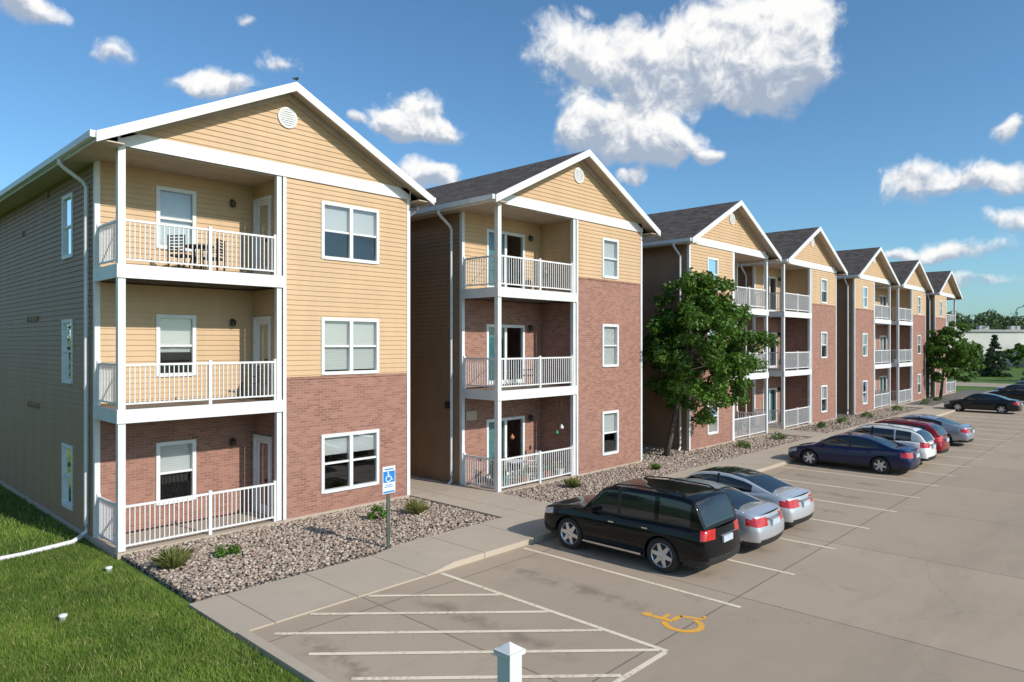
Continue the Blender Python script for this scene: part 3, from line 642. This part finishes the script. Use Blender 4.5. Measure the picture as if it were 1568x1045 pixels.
def car(name,x,y,kind,paintm,rot=0,sc=.82,rims='rim',darkroof=False):
    s=SPEC[kind]; L,Wd=s['L'],s['W']; E=empty(name,(x,y,0),rot,sc); h2=L/2
    ys=list(np.linspace(-h2,h2,80))+[-h2+.03,-h2+.08,h2-.03,h2-.08]
    for ya in(s['yf'],s['yr']):
        R=s['wr']+.055; ys+=list(ya+R*np.sin(np.linspace(-math.pi/2,math.pi/2,19))); ys+=[ya-R-.004,ya+R+.004]
    seams=[]
    for q in s['seam']: ys+=[q-.007,q+.007]; seams.append((q-.008,q+.008))
    ys=sorted(set(round(float(q),4) for q in ys))
    def hw(y):
        e=min(y+h2,h2-y); f=1.0 if e>.55 else .80+.20*math.sqrt(max(0,1-(1-e/.55)**2.3)); return Wd/2*f
    def zb(y):
        e=min(y+h2,h2-y); z=s['sill'] if e>.4 else s['sill']-.02
        for ya in(s['yf'],s['yr']):
            R=s['wr']+.055
            if abs(y-ya)<=R+1e-5: z=max(z,s['wr']+math.sqrt(max(0,R*R-(y-ya)**2)))
        return z
    belt=lambda y:itp(s['belt'],y,.12)
    roof=lambda y:itp(s['roof'],y,.05)
    n=14;m=6
    wf=lambda q:float(np.interp(q,[0,.12,.3,.5,.72,.78,.93,1],[.93,.965,.985,1.0,.985,.975,.95,.905]))
    def tuck(p):
        X,Y,Z=p; 
        for sg in(-1,1):
            e=h2-sg*Y
            if e<.6: Y-=sg*(s['tuck']*max(0,(Z-s['bump'])/.45)+.06*max(0,(.42-Z)/.2))*(1-e/.6)
        return (X,Y,Z)
    mb=MB(); pk=paintm; secs=[]
    for yy in ys:
        b=belt(yy); z0=zb(yy); w=hw(yy); e=min(yy+h2,h2-yy); side=[]
        for i in range(n+1):
            z=z0+(b-z0)*i/n; q=(z-s['sill'])/(b-s['sill']); side.append((w*wf(q),yy,z))
        cr=.055*min(1,e/.35); ws=side[-1][0]
        topp=[(ws*(1-j/m),yy,b+cr*(1-(1-j/m)**2)) for j in range(1,m+1)]
        half=side+topp; full=half+[(-p[0],p[1],p[2]) for p in half[-2::-1]]
        secs.append([tuck(p) for p in full])
    NP=len(secs[0]); bi=len(mb.v)
    for sc_ in secs: mb.v+=sc_
    for a in range(len(ys)-1):
        ym=(ys[a]+ys[a+1])/2; er=ym+h2; ef=h2-ym
        for j in range(NP-1):
            jj=j if j<NP//2 else NP-2-j
            z=(secs[a][j][2]+secs[a][j+1][2])/2; k=pk
            if jj<n:
                if any(q0<ym<q1 for q0,q1 in seams) and z>s['sill']+.06: k='seam'
                elif z<s['sill']+.07: k='plast'
                elif er<s['tside'] and s['tl'][0]<z<s['tl'][1]: k='red'
                elif ef<.42 and z>belt(ym)-.17 and z<belt(ym)-.03: k='lamp'
            mb.f.append((bi+a*NP+j,bi+a*NP+j+1,bi+(a+1)*NP+j+1,bi+(a+1)*NP+j)); mb.m.append(mb.mi(k))
    for ei,sg in((0,-1),(len(ys)-1,1)):
        side=[p for p in secs[ei][:n+1]]; K=16; b0=len(mb.v)
        for p in side:
            for c in range(K+1):
                t=1-2*c/K; mb.v.append((p[0]*t,p[1]+sg*.07*(1-t*t),p[2]))
        for i in range(n):
            for c in range(K):
                t=abs(1-2*(c+.5)/K); z=(side[i][2]+side[i+1][2])/2; k=pk
                if z<s['sill']+.12: k='plast'
                elif sg<0 and t>s['tcol'] and s['tl'][0]<z<s['tl'][1]: k='red'
                elif sg>0 and t>.6 and z>belt(h2)-.17: k='lamp'
                elif sg>0 and t<.5 and z>.45: k='plast'
                q=b0+i*(K+1)+c
                mb.f.append((q,q+1,q+K+2,q+K+1)); mb.m.append(mb.mi(k))
    mb.obj('body',E,smooth=True,weld=True)
    gb=MB(); y0,y1=s['roof'][0][0],s['roof'][-1][0]; gy=sorted(set([round(float(q),4) for q in np.linspace(y0+.01,y1-.01,64)]+[round(v,4) for pr in s['pil'] for v in pr if y0+.02<v<y1-.02]))
    Hm=max(k[1] for k in s['roof']); gs=[]; lv=[0,.10,.3,.5,.7,.88,1]
    for yy in gy:
        b=belt(yy)-.01; rz=max(roof(yy),b+.02); hf=min(1,max(0,(rz-b)/(Hm-b))); wb_=hw(yy)*.905-.015; wt=wb_*(1-hf)+Wd/2*s['hr']*hf; ze=rz-.035*hf
        sd=[(wb_+(wt-wb_)*q+.018*math.sin(q*math.pi)*hf,yy,b+(ze-b)*q) for q in lv]
        tp=[(wt*(1-j/8),yy,ze+(rz-ze+.02*hf)*(1-(1-j/8)**2.2)) for j in range(1,9)]
        half=sd+tp; gs.append(half+[(-p[0],p[1],p[2]) for p in half[-2::-1]])
    NP=len(gs[0]); nl=len(lv)-1
    for q in gs: gb.v+=q
    for a in range(len(gy)-1):
        ym=(gy[a]+gy[a+1])/2
        for j in range(NP-1):
            jj=j if j<NP//2 else NP-2-j; k=pk
            if jj<nl:
                if 1<=jj<=nl-2: k='cglass'
                if jj==0: k='plast'
                if any(p0<ym<p1 for p0,p1 in s['pil']) and jj>0:
                    k='plast' if abs(ym)<.5 else pk
            else:
                if jj>=nl+1 and (s['wsF'][0]<ym<s['wsF'][1] or s['wsR'][0]<ym<s['wsR'][1]): k='cglass'
                elif jj>=nl+1 and darkroof: k='cglass'
            gb.f.append((a*NP+j,a*NP+j+1,(a+1)*NP+j+1,(a+1)*NP+j)); gb.m.append(gb.mi(k))
    for q in (0,len(gy)-1):
        gb.f.append(tuple(q*NP+i for i in range(NP))); gb.m.append(gb.mi(pk))
    gb.obj('cabin',E,smooth=True,weld=True)
    ub=MB(); ub.box(-Wd*.36,Wd*.36,-h2+.3,h2-.3,.2,.7,'plast'); ub.box(-Wd*.44,Wd*.44,-h2+.25,s['yr']-s['wr']-.1,.28,.6,'plast'); ub.box(-Wd*.44,Wd*.44,s['yr']+s['wr']+.1,s['yf']-s['wr']-.1,.24,.6,'plast'); ub.box(-Wd*.42,Wd*.42,s['yf']+s['wr']+.1,h2-.25,.28,.6,'plast'); ub.obj('underbody',E)
    wr=s['wr']; wh=MB()
    for ya in(s['yf'],s['yr']):
        for sg in(-1,1):
            xo=sg*(Wd/2-.03); ax=(sg,0,0); c=(xo,ya,wr)
            wh.lathe([(-.22,wr*.6),(-.22,wr*.93),(-.19,wr),(-.05,wr),(-.01,wr*.965),(0,wr*.88),(0,wr*.72),(-.015,wr*.69)],c,ax,'tyre',32)
            wh.lathe([(-.012,wr*.71),(-.005,wr*.68),(-.03,wr*.64),(-.07,wr*.62)],c,ax,rims,32)
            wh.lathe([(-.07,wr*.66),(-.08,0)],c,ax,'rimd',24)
            wh.lathe([(-.05,wr*.2),(-.02,wr*.16),(-.01,wr*.1),(-.01,0)],c,ax,rims,16)
            for i in range(6):
                a=i*math.pi/3+.2; ca,sa=math.cos(a),math.sin(a)
                def Q(rr,tt,xx): return (xo+sg*xx,ya+ca*rr-sa*tt,wr+sa*rr+ca*tt)
                t0,t1=.055*wr/.36,.032*wr/.36; r0,r1=wr*.12,wr*.66
                wh.hexa([Q(r0,-t0,-.06),Q(r1,-t1,-.05),Q(r1,t1,-.05),Q(r0,t0,-.06),Q(r0,-t0,-.02),Q(r1,-t1,-.012),Q(r1,t1,-.012),Q(r0,t0,-.02)],rims)
    wh.obj('wheels',E,smooth=False)
    dt=MB()
    for sg in(-1,1):
        ym=s['wsF'][1]-.38; zb_=belt(ym)+.07; xo=sg*(Wd/2*.92)
        dt.hexa([(xo,ym-.05,zb_-.07),(xo+sg*.20,ym-.07,zb_-.06),(xo+sg*.18,ym+.10,zb_-.05),(xo,ym+.06,zb_-.07),(xo,ym-.05,zb_+.03),(xo+sg*.20,ym-.07,zb_+.07),(xo+sg*.18,ym+.07,zb_+.06),(xo,ym+.05,zb_+.02)],pk)
        for q in s['seam'][:2]: dt.box(*sorted((sg*Wd/2*.985,sg*(Wd/2*.985+.035))),q+.06,q+.22,belt(q)-.16,belt(q)-.13,'chrome' if kind=='suv' else pk)
        if s['rails']: dt.tube([(sg*Wd*.345,-1.75,roof(-1.75)-.01),(sg*Wd*.35,-1.6,roof(-1.6)+.03),(sg*Wd*.35,-.5,roof(-.5)+.04),(sg*Wd*.35,.1,roof(.1)+.03),(sg*Wd*.345,.22,roof(.22)-.02)],.018,'plast',6)
        if kind=='suv': dt.box(*sorted((sg*Wd*.475,sg*Wd*.53)),s['yr']+.5,s['yf']-.5,.33,.37,'chrome')
    dt.box(-.22,.22,-h2-.085,-h2+.0,.78 if kind!='sedan' else .70,.92 if kind!='sedan' else .84,'plate')
    dt.box(-.35,.35,-h2-.08,-h2+.02,.955 if kind!='sedan' else .88,.975 if kind!='sedan' else .90,'chrome')
    dt.obj('mirrors_and_trim',E)
    return E
black=cpaint('black_paint',(.004,.004,.005),.0,.35,.05,.05,.6); silver=cpaint('silver_paint',(.52,.54,.58),.5); silver2=cpaint('light_silver_paint',(.58,.60,.62),.45); navy=cpaint('navy_paint',(.006,.014,.06),.2,.35,.08,.1,.8); whitep=cpaint('white_paint',(.74,.74,.74),0,.35); redp=cpaint('red_paint',(.25,.008,.012),.2,.3,.08,.1,.8); gray=cpaint('grey_paint',(.34,.37,.42),.5); dkp=cpaint('charcoal_paint',(.012,.013,.014),.2,.3,.08,.1,.8); bluep=cpaint('blue_paint',(.03,.07,.22),.4)
car('parked_suv',12.17,8.0,'suv',black)
car('parked_sedan',14.2,8.0,'sedan',silver,math.radians(1))
car('parked_crossover',16.35,8.15,'sedan',silver2,math.radians(-1),darkroof=True)
car('parked_sedan',25.78,8.1,'sedan',navy)
car('parked_crossover',27.95,7.95,'cross',whitep)
car('parked_suv',30.2,8.0,'cross',redp)
car('parked_sedan',34.6,8.1,'sedan',gray)
car('parked_sedan',52.4,8.7,'sedan',dkp)
car('parked_sedan',62.6,8.3,'cross',dkp); car('parked_suv',66.0,8.2,'suv',bluep); car('parked_sedan',70,8.2,'sedan',bluep)
# ------------------------------------------------------------------ balcony furniture
M['wicker']=mat('brown_wicker',(.06,.035,.02),(.035,.02,.012),30,.7); M['pot']=mat('terracotta',(.45,.16,.06),None,8,.8); M['green']=mat('green_glass',(.03,.22,.06),None,5,.2)
def chair(x,y,z,rot,k='wicker'):
    E=empty('patio_chair',(x,y,z),rot,.85); mb=MB()
    mb.box(-.24,.24,-.22,.24,.40,.45,k)
    for a,b in((-.22,-.2),(.22,-.2),(-.22,.24),(.22,.24)): mb.box(a-.02,a+.02,b-.02,b+.02,0,.40 if b<0 else .95,k)
    for i in range(6): mb.box(-.2,.2,.23,.25,.5+i*.08,.54+i*.08,k)
    for a in(-.22,.22): mb.box(a-.025,a+.025,-.22,.22,.62,.65,k); mb.box(a-.02,a+.02,-.22,-.18,.45,.62,k)
    mb.obj('frame',E)
def table(x,y,z,k='wicker'):
    E=empty('patio_table',(x,y,z),0,.85); mb=MB(); mb.lathe([(.68,0),(.68,.36),(.72,.36),(.72,0)],(0,0,0),(0,0,1),k,20)
    for i in range(4): a=i*1.57+.78; mb.tube([(math.cos(a)*.3,math.sin(a)*.3,0),(math.cos(a)*.15,math.sin(a)*.15,.68)],.02,k,6)
    mb.obj('top_and_legs',E)
def pot(x,y,z,s=1,k='pot',f='leaf'):
    E=empty('flower_pot',(x,y,z),0,s); mb=MB(); mb.lathe([(0,.0),(0,.09),(.2,.13),(.22,.15),(.25,.15),(.25,0)],(0,0,0),(0,0,1),k,14); mb.obj('pot',E)
    q=leafquads(np.array([(0,0,.34),(.08,0,.4),(-.07,.05,.42)]),30,.14,.08).reshape(-1,3); npmesh('plant',q,np.arange(len(q)).reshape(-1,4),[M[f]],E)
def grill(x,y,z):
    E=empty('barbecue_grill',(x,y,z),.4,.85); mb=MB(); mb.lathe([(.62,.0),(.64,.14),(.74,.24),(.80,.26),(.90,.22),(.98,.1),(1.0,.0)],(0,0,0),(0,0,1),'dark',20)
    for i in range(3): a=i*2.09; mb.tube([(math.cos(a)*.26,math.sin(a)*.26,0),(math.cos(a)*.12,math.sin(a)*.12,.66)],.015,'steel',6)
    mb.box(-.05,.05,-.28,-.25,.86,.89,'steel'); mb.obj('kettle_and_legs',E)
X0,Y0=4.72,15.4
chair(X0+1.5,Y0+.7,2*FL+.01,2.2); chair(X0+2.2,Y0+.75,2*FL+.01,-2.4); table(X0+1.85,Y0+.6,2*FL+.01)
chair(X0+3.1,Y0+.7,FL+.01,-1.8)
X1,Y1=14.03,13.85
for i,(a,b) in enumerate(((.35,.3),(.5,.55),(.9,.6),(1.4,.28),(1.75,.5),(2.1,.3),(2.6,.4),(3.1,.3))): pot(X1+a,Y1+b,.09,.85+.1*(i%3),('pot','signw','curtain')[i%3],('leaf','dryleaf')[i%2])
chair(X1+.9,Y1+.9,.09,2.5); chair(X1+2.4,Y1+.9,.09,-2.2,'signw'); table(X1+1.6,Y1+.8,.09,'signw'); chair(X1+2.2,Y1+.8,FL,-2.6); 
grill(X1+3.0,Y1+.9,2*FL+.01)
for (xx,f,mir) in((24.78,0,1),(24.78,1,1),(34.02,0,0),(34.02,1,0),(44.5,0,1),(53.8,1,0)):
    o=W-1.8 if mir else 1.8; chair(xx+o,13.85+.7,f*FL+(.09 if f==0 else .01),2.4); pot(xx+o+.7,13.85+.4,f*FL+(.09 if f==0 else .01)); pot(xx+o-1.0,13.85+.4,f*FL+(.09 if f==0 else .01),1,'signw')
for i,(a,k,zq) in enumerate(((.9,'pot',1.55),(2.95,'green',1.5),(3.2,'signw',1.65))):
    mb=MB(); mb.tube([(X1+a,Y1+.3,2.68),(X1+a,Y1+.3,zq+.08)],.005,'dark',4); mb.lathe([(-.07,.0),(-.06,.05),(0,.07),(.03,.04),(.08,.015),(.09,.0)],(X1+a,Y1+.3,zq),(0,0,1),k,12); mb.obj('hanging_ornament',smooth=True)
mb=MB(); mb.box(X1+.12,X1+.55,15.30,15.325,2.0,2.28,'soffit'); mb.obj('address_plaque')
E=empty('bird',(8.40,14.97,10.48),.5,.7); mb=MB()
mb.tube([(-.16,0,.05),(-.09,0,.07),(-.03,0,.09),(.04,0,.12),(.08,0,.15),(.11,0,.165),(.15,0,.165)],[.006,.03,.05,.05,.03,.03,.004],'dark',8); mb.tube([(-.12,0,.06),(-.26,0,.03)],[.025,.012],'dark',6); mb.tube([(0,.01,.07),(0,.01,-.02)],.006,'dark',4); mb.tube([(0,-.02,.07),(0,-.02,-.02)],.006,'dark',4); mb.obj('body',E,smooth=True)
# ------------------------------------------------------------------ sun & sky
el=math.radians(32); az=math.radians(8)
sv=Vector((math.sin(az)*math.cos(el),-math.cos(az)*math.cos(el),math.sin(el)))
sun=bpy.data.lights.new('sun','SUN'); sun.energy=4.5; sun.angle=math.radians(.5); sun.color=(1,.94,.86); so=bpy.data.objects.new('sun',sun); COL.objects.link(so); so.rotation_euler=sv.to_track_quat('Z','Y').to_euler(); so.location=(0,-20,40)
w=bpy.data.worlds.new("World"); S.world=w; w.use_nodes=True; t=NT(w.node_tree); bg=t.n['Background']
sky=t.add('ShaderNodeTexSky',sky_type='NISHITA'); sky.sun_disc=False; sky.sun_elevation=el; sky.sun_rotation=math.radians(172); sky.air_density=1.0; sky.dust_density=1.0; sky.ozone_density=1.5; sky.altitude=200
dirv=t.add('ShaderNodeTexCoord').outputs['Generated']
def DR(u,v): return (d+r*((u-CX)/F)+zz*((HY-v)/F)).normalized()
blobs=[(880,80,85,75,1),(1010,95,110,75,1),(1120,60,95,85,1),(1200,85,90,95,1.1),(1240,20,60,60,.8),(1090,135,150,42,.7),
 (960,205,105,58,1.05),(1025,228,70,36,.9),(890,185,55,50,.7),(1090,234,22,12,.8),
 (635,170,62,48,1.05),(600,197,45,28,.8),(672,197,40,22,.8),(545,185,18,9,.7),
 (343,135,60,30,1.05),(300,128,25,16,.5),(430,100,50,28,.6),(265,118,22,14,.5),(172,78,40,34,.7),(35,10,65,28,.85),(385,28,20,10,.5),
 (655,270,58,26,1.05),(970,273,28,13,1),
 (1400,275,62,34,1),(1490,268,58,34,1.0),(1555,195,32,30,1),(1560,280,50,28,1),(1365,389,34,13,.9),(1500,375,100,18,.6),(1550,335,70,18,.6),
 (1530,425,110,16,.6),(1440,388,60,12,.55)]
br=random.Random(4)
for i in range(10):
    a=br.uniform(math.radians(115),math.radians(345)); 
    blobs.append((None,a,br.uniform(.15,.7),br.uniform(.15,.35),br.uniform(.6,1)))
wn=t.add('ShaderNodeTexNoise'); t.l.new(dirv,wn.inputs['Vector']); wn.inputs['Scale'].default_value=13; wn.inputs['Detail'].default_value=2
wo=t.vmath('SUBTRACT',wn.outputs['Color'],(.5,.5,.5)); sc_=t.add('ShaderNodeVectorMath',operation='SCALE'); t.l.new(wo,sc_.inputs[0]); sc_.inputs['Scale'].default_value=.045
dw=t.vmath('ADD',dirv,sc_.outputs[0])
Fs_=None;Ss=None
for bq in blobs:
    if bq[0] is None:
        _,a,e,sz,amp=bq; c=Vector((math.cos(a)*math.cos(e),math.sin(a)*math.cos(e),math.sin(e))); sa,sb=sz,sz*.4
    else:
        u,v,wp,hp,amp=bq; c=DR(u,v); sa=(DR(u+wp,v)-c).length; sb=(DR(u,v-hp)-c).length
    hh=Vector((c.y,-c.x,0)).normalized(); vv=hh.cross(c).normalized()
    if vv.z<0: vv=-vv
    R_=Matrix((hh,vv,hh.cross(vv))).transposed()
    mp=t.add('ShaderNodeMapping',vector_type='TEXTURE'); t.l.new(dw,mp.inputs[0]); mp.inputs['Location'].default_value=c; mp.inputs['Rotation'].default_value=R_.to_euler('XYZ'); mp.inputs['Scale'].default_value=(sa*1.25,sb*1.25,.5)
    fl=t.math('MULTIPLY',t.math('SUBTRACT',1.0,t.vmath('LENGTH',mp.outputs[0]),clamp=True),amp)
    yl=t.math('MULTIPLY',t.xyz(mp.outputs[0])[1],fl)
    Fs_=fl if Fs_ is None else t.math('ADD',Fs_,fl); Ss=yl if Ss is None else t.math('ADD',Ss,yl)
yl=t.math('DIVIDE',Ss,t.math('ADD',Fs_,.02))
n0=t.math('SUBTRACT',t.noise(dw,20,7,.6),.5)
off=t.vmath('ADD',dw,tuple((zz*.014+r*.008)))
n1=t.math('SUBTRACT',t.noise(off,20,4,.6),.5)
bil=t.math('ABSOLUTE',t.math('SUBTRACT',t.noise(dw,34,3,.5),.5))
Fc=t.math('MINIMUM',Fs_,1.1)
val=t.math('ADD',t.math('ADD',Fc,t.math('MULTIPLY',n0,1.35)),t.math('MULTIPLY',t.math('SUBTRACT',.12,bil),-.6))
dens=t.math('MULTIPLY',t.ss(val,.14,.64),t.ss(Fs_,.01,.14))
rel=t.math('SUBTRACT',n0,n1)
sh=t.math('ADD',t.math('ADD',t.math('MULTIPLY',yl,1.3),.48),t.math('MULTIPLY',rel,2.8))
sh=t.math('ADD',sh,t.math('MULTIPLY',bil,1.2))
shc=t.ss(sh,.0,1.0)
ccol=t.mix(shc,(4.6,5.4,6.7),(11.6,11.5,11.3))  # cloud shading painted in: grey-blue bases, white tops, relief from offset noise
skc=t.mix(1.0,sky.outputs[0],(.98,1.48,1.76),'MULTIPLY')
fin=t.mix(t.math('MULTIPLY',dens,.97),skc,ccol)
t.l.new(fin,bg.inputs[0]); bg.inputs[1].default_value=.088
try:
    w.cycles.sampling_method='MANUAL'; w.cycles.sample_map_resolution=256
except Exception as e: print(e)
